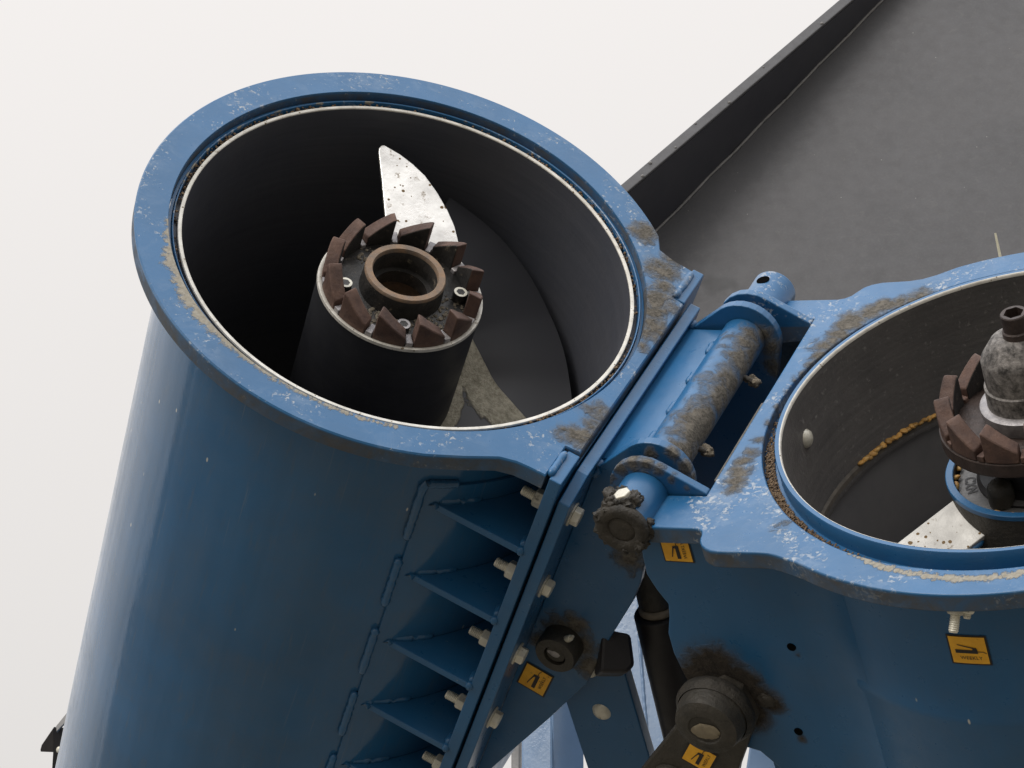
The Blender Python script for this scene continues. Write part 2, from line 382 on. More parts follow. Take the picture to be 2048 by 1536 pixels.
# ---- plate shaped as a ring whose outer outline may carry ears
def ring_plate(prof_in, outline, c_top, c_bot, cham=.0016):
    """inner profile [(r,c)...] from top to bottom; outline(theta)->outer radius"""
    th = sorted(set([round(radians(k), 5) for k in range(-180, 180, 2)] + [round(t, 5) for t in outline.extra]))
    prof = None; mb = MB(); k = None; vs = []
    for t in th:
        R = outline(t); row = list(prof_in) + [(R, c_bot), (R, c_top - cham), (R - cham, c_top)]
        k = len(row); vs += [(r*cos(t), r*sin(t), c) for r, c in row]
    n = len(th)
    fs = [(i*k + j, ((i+1) % n)*k + j, ((i+1) % n)*k + (j+1) % k, i*k + (j+1) % k) for i in range(n) for j in range(k)]
    return mb.add(vs, fs)
class Outline:
    def __init__(s, R, ears):
        s.R = R; s.ears = ears; s.extra = []
        for e in ears:
            for q in e: s.extra += [atan2(q[1], q[0]), atan2(q[1], q[0]) + 1e-4]
    def __call__(s, t):
        for e in s.ears:
            for p, q in zip(e, e[1:]):
                a, b = atan2(p[1], p[0]), atan2(q[1], q[0])
                if a <= t <= b and b > a:
                    d = (q[0]-p[0], q[1]-p[1]); den = cos(t)*d[1] - sin(t)*d[0]
                    if abs(den) < 1e-9: return hypot(*p)
                    return (p[0]*d[1] - p[1]*d[0])/den
        return s.R

def hexbolt_head(parent, p, d, r, hgt, mat=M_zinc, washer=True, rot=.3, label=None):
    """hex head on a washer, axis d, base at p (local)"""
    p = Vector(p); d = Vector(d).normalized()
    w = .0022 if washer else 0
    mb = MB(); x = d.orthogonal().normalized(); y = d.cross(x); vs = []
    for (rr, hh) in ((r, w), (r, w + hgt*.86), (r*.86, w + hgt)):
        vs += [p + d*hh + x*(rr*cos(rot + i*pi/3)) + y*(rr*sin(rot + i*pi/3)) for i in range(6)]
    fs = [(k*6 + i, k*6 + (i+1) % 6, k*6 + 6 + (i+1) % 6, k*6 + 6 + i) for k in (0, 1) for i in range(6)]
    fs += [tuple(range(6))[::-1], tuple(range(12, 18))]
    mb.add(vs, fs)
    o = mb.obj('bolt', mat, parent, smooth=0, bevel=.0006)
    if washer:
        MB().cyl(p, p + d*w, r*1.28, seg=36).obj('washer', mat, o, bevel=.0004)
    return o
def nut_and_thread(parent, p, d, r, hgt, tlen, mat=M_zinc, rot=.1):
    """hex nut with a stub of thread sticking out along d"""
    p = Vector(p); d = Vector(d).normalized(); x = d.orthogonal().normalized(); y = d.cross(x)
    mb = MB(); vs = []
    for (rr, hh) in ((r, 0), (r, hgt*.85), (r*.85, hgt)):
        vs += [p + d*hh + x*(rr*cos(rot + i*pi/3)) + y*(rr*sin(rot + i*pi/3)) for i in range(6)]
    mb.add(vs, [(k*6 + i, k*6 + (i+1) % 6, k*6 + 6 + (i+1) % 6, k*6 + 6 + i) for k in (0, 1) for i in range(6)] + [tuple(range(6))[::-1], tuple(range(12, 18))])
    o = mb.obj('nut', mat, parent, smooth=0, bevel=.0006)
    t = MB(); seg = 20; pts = []; rr = r*.55; k = 0
    z = hgt*.9
    prof = []
    while z < hgt + tlen:
        prof += [(rr, z), (rr*.86, z + .0010)]; z += .0020
    prof += [(rr*.8, z)]
    vs = []
    for i in range(seg):
        a = 2*pi*i/seg; vs += [p + d*hh + x*(q*cos(a)) + y*(q*sin(a)) for q, hh in prof]
    n = len(prof)
    fs = [(i*n + j, ((i+1) % seg)*n + j, ((i+1) % seg)*n + j + 1, i*n + j + 1) for i in range(seg) for j in range(n-1)]
    fs.append(tuple(i*n + n-1 for i in range(seg)))
    t.add(vs, fs); t.obj('thread', mat, o, smooth=25)
    return o
def weld(parent, pts, r, mat, name='weld_bead', seed=0):
    """a wavy bead of weld along a polyline"""
    rnd = random.Random(seed); P = [Vector(p) for p in pts]; Q = []
    for a, b in zip(P, P[1:]):
        n = max(2, int((b-a).length/.0035))
        Q += [a + (b-a)*(i/n) for i in range(n)]
    Q.append(P[-1])
    rr = [r*(.86 + .28*rnd.random())*(.55 if i in (0, len(Q)-1) else 1) for i in range(len(Q))]
    return MB().tube(Q, rr, 10).obj(name, mat, parent, smooth=80)

def text_mesh(txt, size, spacing=1.0, bold=.0):
    c = bpy.data.curves.new('t', 'FONT'); c.body = txt; c.size = size; c.align_x = 'CENTER'; c.space_character = spacing; c.offset = bold
    o = bpy.data.objects.new('t', c); COL.objects.link(o)
    bpy.context.view_layer.update()
    ev = o.evaluated_get(bpy.context.evaluated_depsgraph_get()); me = bpy.data.meshes.new_from_object(ev)
    v = [tuple(q.co) for q in me.vertices]; f = [tuple(p.vertices) for p in me.polygons]
    bpy.data.objects.remove(o); bpy.data.curves.remove(c); bpy.data.meshes.remove(me)
    return v, f
def decal(parent, fmap, w, hgt, label):
    """greasing decal: black bordered amber plate, grease gun pictogram and WEEKLY; fmap(u,v,lift)->local point"""
    def sheet(poly, lift, thick, nx=1):
        mb = MB(); lo = [fmap(u, v, lift) for u, v in poly]; hi = [fmap(u, v, lift + thick) for u, v in poly]
        return mb.prism(lo, hi)
    def grid(w2, h2, lift):
        mb = MB(); n = 8; vs = []; fs = []
        for i in range(n+1):
            for j in (0, 1): vs.append(fmap(-w2 + 2*w2*i/n, -h2 + 2*h2*j, lift))
        for i in range(n): fs.append((2*i, 2*i+2, 2*i+3, 2*i+1))
        return mb.add(vs, fs)
    d = grid(w/2, hgt/2, .0008).obj('decal', M_ink, parent, smooth=60); part(d, label)
    bw = .05*w
    grid(w/2 - bw, hgt/2 - bw, .0013).obj('decal_face', M_yellow, d, smooth=60)
    g = MB()
    def flat(poly, lift=.0018):
        g.add([fmap(u*w, v*hgt, lift) for u, v in poly], [tuple(range(len(poly)))])
    flat([(-.33, .02), (.10, .02), (.22, .10), (.22, -.08), (-.33, -.08)][0:2] + [(.10, .02), (.22, .02), (.22, -.10), (-.33, -.10)][1:])
    flat([(.10, .021), (.22, .021), (.20, .10), (.12, .10)], .0019)
    flat([(.16, .10), (.13, .065), (-.26, .175), (-.25, .20)], .0020)
    flat([(.22, -.02), (.36, -.025), (.36, -.045), (.22, -.045)], .0018)
    flat([(.36, -.025), (.44, -.075), (.425, -.095), (.355, -.045)], .0019)
    g.obj('grease_gun_pictogram', M_ink, d, smooth=0)
    v, f = text_mesh('WEEKLY', .155*hgt, 1.05, .0)
    MB().add([fmap(x + .03*w, y - .30*hgt, .0018) for x, y, _ in v], f).obj('lettering', M_ink, d, smooth=0)
    return d
def plane_map(F, cpx, ax, val, udir_px, vdir_px, sgn, lift0=0.):
    """decal map on the local plane coord[ax]=val; udir/vdir are photo points giving directions"""
    c = F.at(*cpx, ax, val); u = (F.at(*udir_px, ax, val) - c).normalized(); v = F.at(*vdir_px, ax, val) - c
    v = (v - u*v.dot(u)).normalized(); nn = Vector((0, 0, 0)); nn[ax] = sgn
    return lambda a, b, l: c + u*a + v*b + nn*(l + lift0)

exec_order = []
# ================================================================== large structure
# ---- ground far below
g = MB(); nseg = 64
vs = [(0, 0, 0)] + [(r*cos(2*pi*i/nseg), r*sin(2*pi*i/nseg), 0) for r in (6, 40, 1500) for i in range(nseg)]
fs = [(0, 1+i, 1+(i+1) % nseg) for i in range(nseg)]
for k in range(2): fs += [(1+k*nseg+i, 1+(k+1)*nseg+i, 1+(k+1)*nseg+(i+1) % nseg, 1+k*nseg+(i+1) % nseg) for i in range(nseg)]
M_soil = solid('stubble_soil', (.095, .086, .068), (.16, .142, .11), .95, 0, .8, bump=.03, bscale=3)
tag(g.add(vs, fs).obj('ground', M_soil, None, smooth=0), 'bare brown field soil far below the machine', 'ground', kind='structure')

# ---- charcoal side panel with a raised rim, behind everything
pn = Vector((-.10, .60, .79)).normalized()
p0 = ray(1600, 300, 4.1)
b = MatB('charcoal_sheet')
cA = b.mix(b.rng(b.noise(5, 5, .6, .3), .34, .66), (.061, .060, .064), (.075, .073, .077))
cA = b.mix(b.math('MULTIPLY', b.rng(b.noise(260, 3, .7), .45, .75), .35), cA, (.10, .097, .095))
cA = b.mix(b.math('MULTIPLY', b.rng(b.noise(70, 5, .75, .8, off=2), .56, .72), .35), cA, (.115, .11, .105))
v = b.n('ShaderNodeTexVoronoi'); v.inputs['Scale'].default_value = 30; b.l(b.co, v.inputs['Vector'])
cA = b.mix(b.rng(v.outputs['Distance'], .035, .02), cA, (.20, .195, .185))
cA = b.mix(b.math('MULTIPLY', b.rng(b.noise(9, 3, .5, off=6), .66, .72), .6), cA, (.035, .035, .036))
b.set(cA, b.rng(b.noise(60, 4), .3, .7, .45, .62), 0, .5); b.bump(b.noise(2.2, 2), .004); M_panel = b.m
PT = thing('hopper_panel', 'large charcoal sheet steel side panel with raised rim behind the blue tubes', 'panel', MCAM)
T = .16
def pp(x, y, up=0.): return onplane(x, y, p0, pn) + pn*up
# line where panel meets the rim wall, from the photo
e0, e1 = (1312, 462), (1765, 0)
def ext(a, b, t): return (a[0] + (b[0]-a[0])*t, a[1] + (b[1]-a[1])*t)
j0, j1 = ext(e0, e1, -.75), ext(e0, e1, 1.35)
low_r = (2500, 1000); top_r = (2600, -200)
poly = [pp(*j0), pp(1400, 990), pp(*low_r), pp(*top_r), pp(*j1)]
MB().prism([q - pn*.02 for q in poly], poly).obj('panel_sheet', M_panel, PT, smooth=0)
# rim: a wall standing up from the sheet with a flat cap
A0, A1 = pp(*j0), pp(*j1)
along = (A1 - A0).normalized(); side = pn.cross(along).normalized()
if side.x > 0: side = -side                                   # away from the sheet, to the upper left
def hwall(x, y):                                               # inner edge of the cap in the photo lies above the sheet
    return None
c0, c1 = ext((1255, 383), (1705, 0), -.75), ext((1255, 383), (1705, 0), 1.35)
o0, o1 = ext((1238, 372), (1680, 0), -.75), ext((1238, 372), (1680, 0), 1.35)
def rise(edge, jp):
    """height above the sheet at which the ray through edge meets the plane of the wall (through the joint line, along pn)"""
    d = Vector(((edge[0]-PW/2)/FPX, -(edge[1]-PH/2)/FPX, -1)); wn = along.cross(pn).normalized()
    q = d*(A0.dot(wn)/d.dot(wn)); return (q - A0).dot(pn), q
hi0, q0 = rise(c0, 0); hi1, q1 = rise(c1, 1)
H0, H1 = hi0, hi1
w0 = .017
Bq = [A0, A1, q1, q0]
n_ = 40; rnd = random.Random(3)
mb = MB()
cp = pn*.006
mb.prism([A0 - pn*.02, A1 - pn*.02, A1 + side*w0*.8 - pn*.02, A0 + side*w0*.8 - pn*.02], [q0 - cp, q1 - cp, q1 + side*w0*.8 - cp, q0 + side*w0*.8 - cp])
mb.obj('rim', solid('rim_shade_tone', (.034, .034, .043), (.046, .046, .054), .5, 0, 6), PT, smooth=0)  # same sheet as the panel, darkened to paint shade on the rim wall
MB().prism([q0 - cp + pn*.0004, q1 - cp + pn*.0004, q1 + side*w0 - cp + pn*.0004, q0 + side*w0 - cp + pn*.0004], [q0, q1, q1 + side*w0, q0 + side*w0]).obj('rim_cap', M_panel, PT, smooth=0, bevel=.0015)
weld(PT, [A0 + (A1-A0)*(i/60) + pn*.002 - side*(.0015+.0012*sin(i*.9)*rnd.random()) for i in range(61)], .0022, M_greyp, 'seam_bead', 4)
for i in range(9):
    mb = MB(); t = rnd.uniform(.2, .75); s_ = rnd.uniform(.15, .8)*w0
    mb.blob(q0 + (q1-q0)*t + side*s_, rnd.uniform(.0016, .0032), .15, 2, i, (1, 1, .8))
    mb.obj('water_drop', M_greyp, PT, smooth=80)

# ---- blue frame members seen through the gap under the hinge
def slab(name, label, cat, pxs, anchor, depth, n, thick, mat, bevel=.004):
    n = Vector(n).normalized(); p = ray(*anchor, depth)
    P = [onplane(x, y, p, n) for x, y in pxs]; c = sum(P, Vector())/len(P)
    t = thing(name, label, cat, MCAM @ Matrix.Translation(c))
    o = MB().prism([q - c - n*thick for q in P], [q - c for q in P]).obj('beam', mat, t, smooth=0, bevel=bevel)
    return t, c, n, p
t, c, n, p = slab('frame_post', 'pale blue glossy frame post with a welded seam behind the hinge gap', 'frame post', [(1190, 1120), (1330, 1120), (1440, 1640), (1262, 1640)], (1300, 1300), 4.3, (-.30, .42, .86), .10, M_clean)
weld(t, [onplane(x, y, p, n) - c for x, y in ((1277, 1195), (1279, 1280), (1290, 1420), (1297, 1500))], .003, M_clean)
t, c, n, p = slab('frame_post', 'lower pale blue box post left of the riveted link, beside the sky gap', 'frame post', [(1042, 1400), (1105, 1380), (1105, 1660), (1042, 1660)], (1080, 1450), 4.3, (-.30, .42, .86), .08, M_clean)
P = [onplane(x, y, p, n) for x, y in ((1105, 1380), (1168, 1395), (1168, 1660), (1105, 1660))]
n2 = Vector((.55, .30, .78)).normalized(); pa = onplane(1105, 1450, p, n)
P = [onplane(x, y, pa, n2) - c for x, y in ((1105.5, 1380), (1168, 1400), (1168, 1660), (1105.5, 1660))]
MB().prism([q - n2*.02 for q in P], P).obj('beam', M_clean, t, smooth=0, bevel=.002)
t, c, n, p = slab('frame_strut', 'narrow grey strut between the sky gap and the pale blue post', 'strut', [(1022, 1440), (1039, 1430), (1039, 1680), (1022, 1680)], (1030, 1500), 4.4, (-.3, .5, .8), .03, M_greyp, .002)
t, c, n, p = slab('frame_beam', 'pale blue beam end showing right of the muddy pivot arm', 'beam', [(1500, 1480), (1600, 1480), (1640, 1680), (1470, 1680)], (1530, 1520), 4.2, (-.2, .45, .87), .06, M_clean)
# ---- black hydraulic cylinder behind the hinge
HY = thing('hydraulic_cylinder', 'black hydraulic cylinder behind the hinge with a tan ring at its greasy end', 'cylinder', MCAM)
a, bb = ray(1296, 1120, 2.86), ray(1400, 1560, 2.98)
dv = (bb - a)
MB().cyl(a + dv*.22, bb, .030, seg=40).obj('barrel', M_blackp, HY, bevel=.003)
MB().cyl(a, a + dv*.19, .022, seg=40).obj('gland', M_greased, HY, bevel=.003)
MB().cyl(a + dv*.188, a + dv*.222, .0235, seg=40).obj('wiper_ring', solid('tan_dirty_ring', (.17, .145, .11), (.27, .23, .18), .9, 0, 80), HY, bevel=.003)
# ---- black linkage block
t, c, n, p = slab('stop_block', 'black rubber stop block above the riveted link plate', 'stop block', [(1205, 1250), (1232, 1262), (1262, 1268), (1270, 1330), (1256, 1345), (1200, 1345)], (1240, 1300), 2.85, (.1, .2, .97), .05, M_blackp)

# ================================================================== LEFT TUBE
TA = thing('auger_tube', 'complete open blue auger tube on the left, its round flange whole against the sky', 'auger tube', FA.M)
ear = [(.150, -.2627), (.183, -.240), (.2126, -.2174), (.230, -.2115), (.244, -.210), (.2618, -.2095), (.2622, -.1585), (.2785, -.157), (.2795, -.02), (.2805, .128), (.2655, .131), (.2685, .186), (.245, .188), (.2229, .1943), (.212, .2158)]
olA = Outline(.3025, [ear])
ring_plate([(.2665, 0), (.2660, -.0006), (.2660, -.012), (.2662, -.020)], olA, 0., -.020).obj('flange', M_face, TA, smooth=30)
MB().lathe([(.2655, -.0125), (.2620, -.0125), (.2620, -.024), (.2655, -.024)], seg=160, closed=True).obj('seat_ring', M_blue, TA, smooth=30)
MB().lathe([(.2612, -.0095), (.2604, -.0088), (.2594, -.0095), (.2594, -.030), (.2612, -.030)], seg=160, closed=True).obj('outer_rim', M_rimA, TA, smooth=50)
MB().lathe([(.2546, -.0125), (.2539, -.0110), (.2507, -.0110), (.2500, -.0116), (.2500, -.0128), (.2546, -.0128)], seg=160, closed=True).obj('liner_rim', M_white, TA, smooth=50)
MB().lathe([(.2620, -.0205), (.2620, -3.2)], seg=160).obj('shell', M_shell, TA, smooth=60)
MB().lathe([(.2594, -.0200), (.2546, -.0200), (.2546, -.0129), (.2501, -.0129), (.2502, -1.0), (.2502, -3.2)], seg=120).obj('liner', M_black, TA, smooth=60)
# doubler wrapped on the shell under the gussets, stitched with welds
aD = atan2(-.2185, .150); aE = atan2(-.02, .262)
MB().lathe([(.2625, -.085), (.2655, -.085), (.2655, -1.25), (.2625, -1.25)], seg=40, closed=True, a0=aD, a1=aE).obj('doubler_plate', M_shell, TA, smooth=50)
for i, (za, zb) in enumerate([(-.089, -.172), (-.205, -.285), (-.325, -.405), (-.44, -.52), (-.56, -.64)]):
    pts = [(.2645*cos(aD - .012), .2645*sin(aD - .012), za + (zb-za)*k/10) for k in range(11)]
    if i == 0:
        pts = [(.2645*cos(aD + .13 - .013*k), .2645*sin(aD + .13 - .013*k), -.083) for k in range(11)] + pts
    weld(TA, pts, .0048, M_shell, seed=i)
# plate bolted face to face with the hinge bracket
prof = [(-.2095, -.002), (-.160, -.002), (-.156, -.0215), (.128, -.0215), (.1325, -.002), (.192, -.002), (.197, -.007), (.197, -.80), (-.2095, -.80)]
MB().poly(prof, 0, .2665, .2800).obj('mounting_plate', M_blue, TA, smooth=0, bevel=.0012)
weld(TA, [(.2650, -.205, -.0015), (.2650, -.165, -.0015)], .0042, M_face, seed=11)
weld(TA, [(.2672, .133, -.0015), (.2676, .184, -.0015)], .0045, M_face, seed=12)
# gussets between shell and plate
r = .2665
for i in range(7):
    z = -.1175 - .1155*i
    pl = [(.160, -.2100), (.2662, -.2100), (.2662, -.010)]
    a0_, a1_ = atan2(-.010, .2664), atan2(-.2100, .160)
    pl += [(.2660*cos(a0_ + (a1_-a0_)*k/14), .2660*sin(a0_ + (a1_-a0_)*k/14)) for k in range(1, 14)]
    gz = MB().poly(pl, 2, z - .0045, z + .0045).obj('gusset', M_blue, TA, smooth=0, bevel=.0008)
    weld(gz, [(.166, -.2085, z + .004), (.160, -.211, z), (.163, -.205, z + .006), (.181, -.192, z + .006), (.2, -.172, z + .006)], .0048, M_shell, seed=20+i)
    weld(gz, [(.2650, -.207, z + .006), (.2645, -.190, z + .006)], .0050, M_blue, seed=40+i)
    weld(gz, [(.2650, -.207, z - .006), (.2655, -.209, z + .006)], .0048, M_blue, seed=60+i)
for i in range(6):
    z = -.066 - .1165*i
    nut_and_thread(TA, (.2662, -.178, z), (-1, 0, 0), .0105, .0130, .014, rot=.2*i)

# ---- what turns inside: auger screw with its dog clutch
SAu = thing('auger_screw', 'auger screw inside the left tube ending in a rusty toothed clutch ring', 'auger screw', FA.M)
MB().lathe([(.0885, -.061), (.0925, -.061), (.0925, -3.1), (.0885, -3.1)], seg=96, closed=True).obj('shaft', solid('dark_tube_steel', (.017, .018, .023), (.026, .027, .031), .5, 0, 14, rings=True), SAu, smooth=40)
MB().lathe([(.0880, -.0600), (.0910, -.0582), (.0932, -.0586), (.0936, -.0622), (.0880, -.0622)], seg=96, closed=True).obj('shaft_rim', M_white, SAu, smooth=50)
def helicoid(r0, r1, ph0, ph1, cf, thick, seg=60, nr=8, cf2=None, rtip=None):
    mb = MB(); vs = []; fs = []
    for s_ in (0, 1):
        for i in range(seg+1):
            t = i/seg; ph = radians(ph0 + (ph1-ph0)*t)
            for k in range(nr+1):
                r1_ = rtip(t) if rtip else r1
                rr = r0 + (r1_-r0)*k/nr
                c = cf(t) if cf2 is None else cf(t)*k/nr + cf2(t)*(1-k/nr)
                vs.append((rr*cos(ph), rr*sin(ph), c - thick*s_))
    w = nr+1; o = (seg+1)*w
    for i in range(seg):
        for k in range(nr):
            a = i*w + k; fs.append((a, a+1, a+w+1, a+w)); fs.append((o+a, o+a+w, o+a+w+1, o+a+1))
        for k in (0, nr):
            a = i*w + k; fs.append((a, a+w, o+a+w, o+a))
    for i in (0, seg):
        for k in range(nr):
            a = i*w + k; fs.append((a, o+a, o+a+1, a+1))
    return mb.add(vs, fs)
# worn bright end of the flighting: a sickle-shaped plate standing behind the clutch
kp = FA.R @ Vector(FA.at(763, 291, 2, -.046)) + FA.o; kn = (FA.R @ Vector((.10, -.27, .95))).normalized()
kpx = [(757.5, 303), (759, 295), (763, 290.5), (769, 290), (800, 308), (826, 328), (850, 351), (874, 384), (895, 420), (909, 452), (917, 484), (916, 540), (830, 560), (780, 520), (774, 470), (770, 425), (764, 360)]
Ri = FA.R.transposed()
P = [Ri @ (onplane(x, y, kp, kn) - FA.o) for x, y in kpx]; kl = Ri @ kn
MB().prism([q - kl*.006 for q in P], P).obj('kicker_blade', M_paddle, SAu, smooth=0, bevel=.0008)
fe = [(100, -.105), (82.5, -.125), (69.6, -.145), (58.3, -.165), (45.7, -.182), (37.4, -.195), (33, -.199), (0, -.214), (-30, -.235), (-360, -.65), (-1100, -1.60)]
def flut(ph):
    for p_, q_ in zip(fe, fe[1:]):
        if q_[0] <= ph <= p_[0]: return p_[1] + (q_[1]-p_[1])*(p_[0]-ph)/(p_[0]-q_[0])
    return fe[-1][1]
# dried meal stuck along the lap joint and the weld root of the flight
b = MatB('meal_caked_flight')
nn = b.noise(34, 6, .65, .3)
sx = b.n('ShaderNodeSeparateXYZ'); b.l(b.co, sx.inputs[0])
rr_ = b.math('SQRT', b.math('ADD', b.math('MULTIPLY', sx.outputs[0], sx.outputs[0]), b.math('MULTIPLY', sx.outputs[1], sx.outputs[1])))
fx = b.math('ADD', b.math('ADD', b.math('MULTIPLY', sx.outputs[0], -.365), b.math('MULTIPLY', sx.outputs[1], -.931)), .1197)
lead = b.math('MULTIPLY', b.rng(fx, .058, .012), b.rng(fx, -.0015, .001))
root = b.math('MULTIPLY', b.rng(rr_, .112, .094), b.rng(fx, -.0015, .001))
mk = b.rng(b.math('ADD', b.math('MAXIMUM', lead, root), b.math('MULTIPLY', b.math('SUBTRACT', nn, .5), .8)), .28, .42)
fn = b.noise(150, 6, .7)
b.set(b.mix(mk, (.030, .031, .037), b.mix(b.rng(fn, .35, .65), (.27, .25, .19), (.54, .50, .40))), b.mixf(mk, .42, .95)); b.bump(b.math('MULTIPLY', mk, fn), .004); M_meal = b.m
helicoid(.0905, .235, 100, -420, lambda t: flut(100 - 520*t), .006, 260, 8).obj('flighting', M_meal, SAu, smooth=50)

def dog_clutch(parent, base, top, r_in, r_out, ph_pk, disc_r0, mats, label=None, low=.36):
    """12 ramped teeth rising clockwise on a ring; base/top in local z"""
    hub = MB().lathe([(disc_r0, base + .0005), (disc_r0, base), (r_out - .004, base), (r_out, base - .003), (r_out, base - .016), (disc_r0, base - .016)], seg=96, closed=True).obj('clutch_ring', mats[0], parent, smooth=40)
    H = top - base
    for k in range(12):
        pk = radians(ph_pk + 30*k); mb = MB(); ns = 8; span = radians(23.5); vs = []
        for i in range(ns+1):
            a = pk + span*(1 - i/ns)                          # from the low end to the peak (clockwise)
            hh = base + H*(low + (1-low)*min(1, i/ns*1.06))
            for (r_, z_) in ((r_in, base - .001), (r_out - .0012, base - .001), (r_out - .0012, hh - .002), (r_in, hh)):
                vs.append((r_*cos(a), r_*sin(a), z_))
        fs = [(i*4 + j, i*4 + (j+1) % 4, i*4 + 4 + (j+1) % 4, i*4 + 4 + j) for i in range(ns) for j in range(4)]
        fs += [(0, 1, 2, 3), (ns*4+3, ns*4+2, ns*4+1, ns*4)]
        to = mb.add(vs, fs).obj('tooth', mats[1], hub, smooth=30, bevel=.0014); to.data.materials.append(M_disc)
        for i in range(ns): to.data.polygons[i*4 + 3].material_index = 1
        a = pk + radians(26.8); mb = MB(); w = radians(2.6)      # bright worn land between teeth
        pl = [(r_*cos(a+s_), r_*sin(a+s_)) for r_, s_ in ((r_in - .001, -w), (r_out - .001, -w), (r_out - .001, w), (r_in - .001, w))]
        mb.prism([(x, y, base - .001) for x, y in pl], [(x, y, base + H*(.13 if j in (0, 3) else .17)) for j, (x, y) in enumerate(pl)])
        mb.obj('worn_land', mats[2], hub, smooth=0, bevel=.0010)
    return hub
hub = dog_clutch(SAu, -.0595, -.0225, .0735, .0900, 6., .030, (M_disc, M_rust, M_wear))
cl_ = MB().lathe([(.0365, -.035), (.0380, -.0325), (.0440, -.0325), (.0455, -.0340), (.0470, -.0600), (.0365, -.0600)], seg=72, closed=True).obj('collar', M_disc, SAu, smooth=40)
MB().lathe([(.0363, -.0355), (.0376, -.0318), (.0444, -.0318), (.0457, -.0342), (.0457, -.0355), (.0365, -.0370)], seg=72, closed=True).obj('collar_lip', M_rust2, cl_, smooth=50)
MB().lathe([(.0366, -.035), (.0366, -.095), (.0200, -.097), (.0, -.097)], seg=60).obj('bore', M_rust2, cl_, smooth=40)
for ph in (27, -140, -62):
    a = radians(ph); p = Vector((.0655*cos(a), .0655*sin(a), -.0595))
    s_ = MB().cyl(p, p + V(0, 0, .012), .0078, seg=32).obj('socket_screw', M_disc, SAu, bevel=.0008)
    mb = MB(); n6 = 6; vs = []
    for i in range(36):
        t = 2*pi*i/36; hx = .0044/ cos(((t + pi/6) % (pi/3)) - pi/6)
        for (r_, z_) in ((.0075, .0122), (hx, .0122), (hx, .0100), (.0075, .0100)): vs.append((p.x + r_*cos(t), p.y + r_*sin(t), p.z + z_))
    fs = [(i*4+j, ((i+1) % 36)*4+j, ((i+1) % 36)*4+(j+1) % 4, i*4+(j+1) % 4) for i in range(36) for j in range(4)]
    mb.add(vs, fs).obj('screw_face', M_wear if ph == -62 else M_zinc, s_, smooth=0)
# packed dirt on the clutch disc
rnd = random.Random(5); mb = MB()
for i in range(320):
    a = rnd.uniform(-110, 30) if rnd.random() < .72 else rnd.uniform(70, 170); a = radians(a); q = rnd.uniform(.048, .073)
    mb.blob((q*cos(a), q*sin(a), -.0592), rnd.uniform(.0007, .0030), .5, 1, i, (1, 1, .6))
tag(mb.obj('packed_dirt', M_mud, None, smooth=60, M=FA.M), 'crumbs of grey dirt caked on the left clutch disc', 'dirt', kind='stuff')

# ================================================================== HINGE BRACKET bolted to the left tube
HB = thing('hinge_bracket', 'muddy blue hinge bracket with a round pin barrel, bolted to the left tube', 'hinge bracket', FA.M)
prof = [(-.2095, -.012), (-.168, -.0115), (.143, -.0115), (.150, -.016), (.150, -.80), (-.2095, -.80)]
prof = [(-.2050, -.030), (-.1690, -.0125), (.150, -.0125), (.153, -.018), (.153, -.80), (-.2060, -.80)]
MB().poly(prof, 0, .2832, .2962).obj('mounting_plate', M_blue, HB, smooth=0, bevel=.0012)
HX = .3565
MB().lathe([(.0150, -.124), (.0245, -.124), (.0245, .124), (.0150, .124)], (HX, 0, 0), 1, 64, closed=True).obj('pin_barrel', M_hinge, HB, smooth=40)
MB().prism([(.2963, -.1235, -.0330), (.3345, -.1235, -.0060), (.3345, .118, -.0060), (.2963, .1235, -.0330)], [(.2963, -.1235, -.0250), (.3340, -.1235, .0020), (.3340, .118, .0020), (.2963, .1235, -.0250)]).obj('barrel_web', M_hinge, HB, smooth=0, bevel=.0008)
for yy in (-.10, -.045, .012, .07):
    weld(HB, [(.3325, yy, .001), (.3325, yy + .022, .001)], .0042, M_hinge, seed=int(yy*1000))
def cheek(z, t, name, far=False):
    pl = [(.2964, -.0300)]
    R = .0415
    for k in range(0, 15):
        a = radians(150 - 165*k/14); pl.append((HX + R*cos(a), R*sin(a)))
    pl += [(.392, -.050), (.380, -.085), (.3795, -.110), (.386, -.150), (.3865, -.185), (.380, -.25), (.3760, -.335), (.352, -.42), (.318, -.53), (.297, -.60)]
    if far: pl = pl[:14] + [(.405, -.020), (.418, -.07), (.418, -.24), (.38, -.38), (.297, -.60)]
    return MB().poly(pl, 1, z - t/2, z + t/2)
ck = cheek(-.130, .0105, '').obj('cheek_plate', M_hinge, HB, smooth=0, bevel=.0010)
cheek(.130, .0105, '', True).obj('cheek_plate', M_hinge, HB, smooth=0, bevel=.0010)
weld(HB, [(.2975, -.126, -.026), (.2975, -.133, -.028), (.298, -.138, -.04)], .0055, M_blue, seed=77)
weld(HB, [(.2975, .124, -.022), (.2975, .137, -.026)], .0060, M_blue, seed=78)
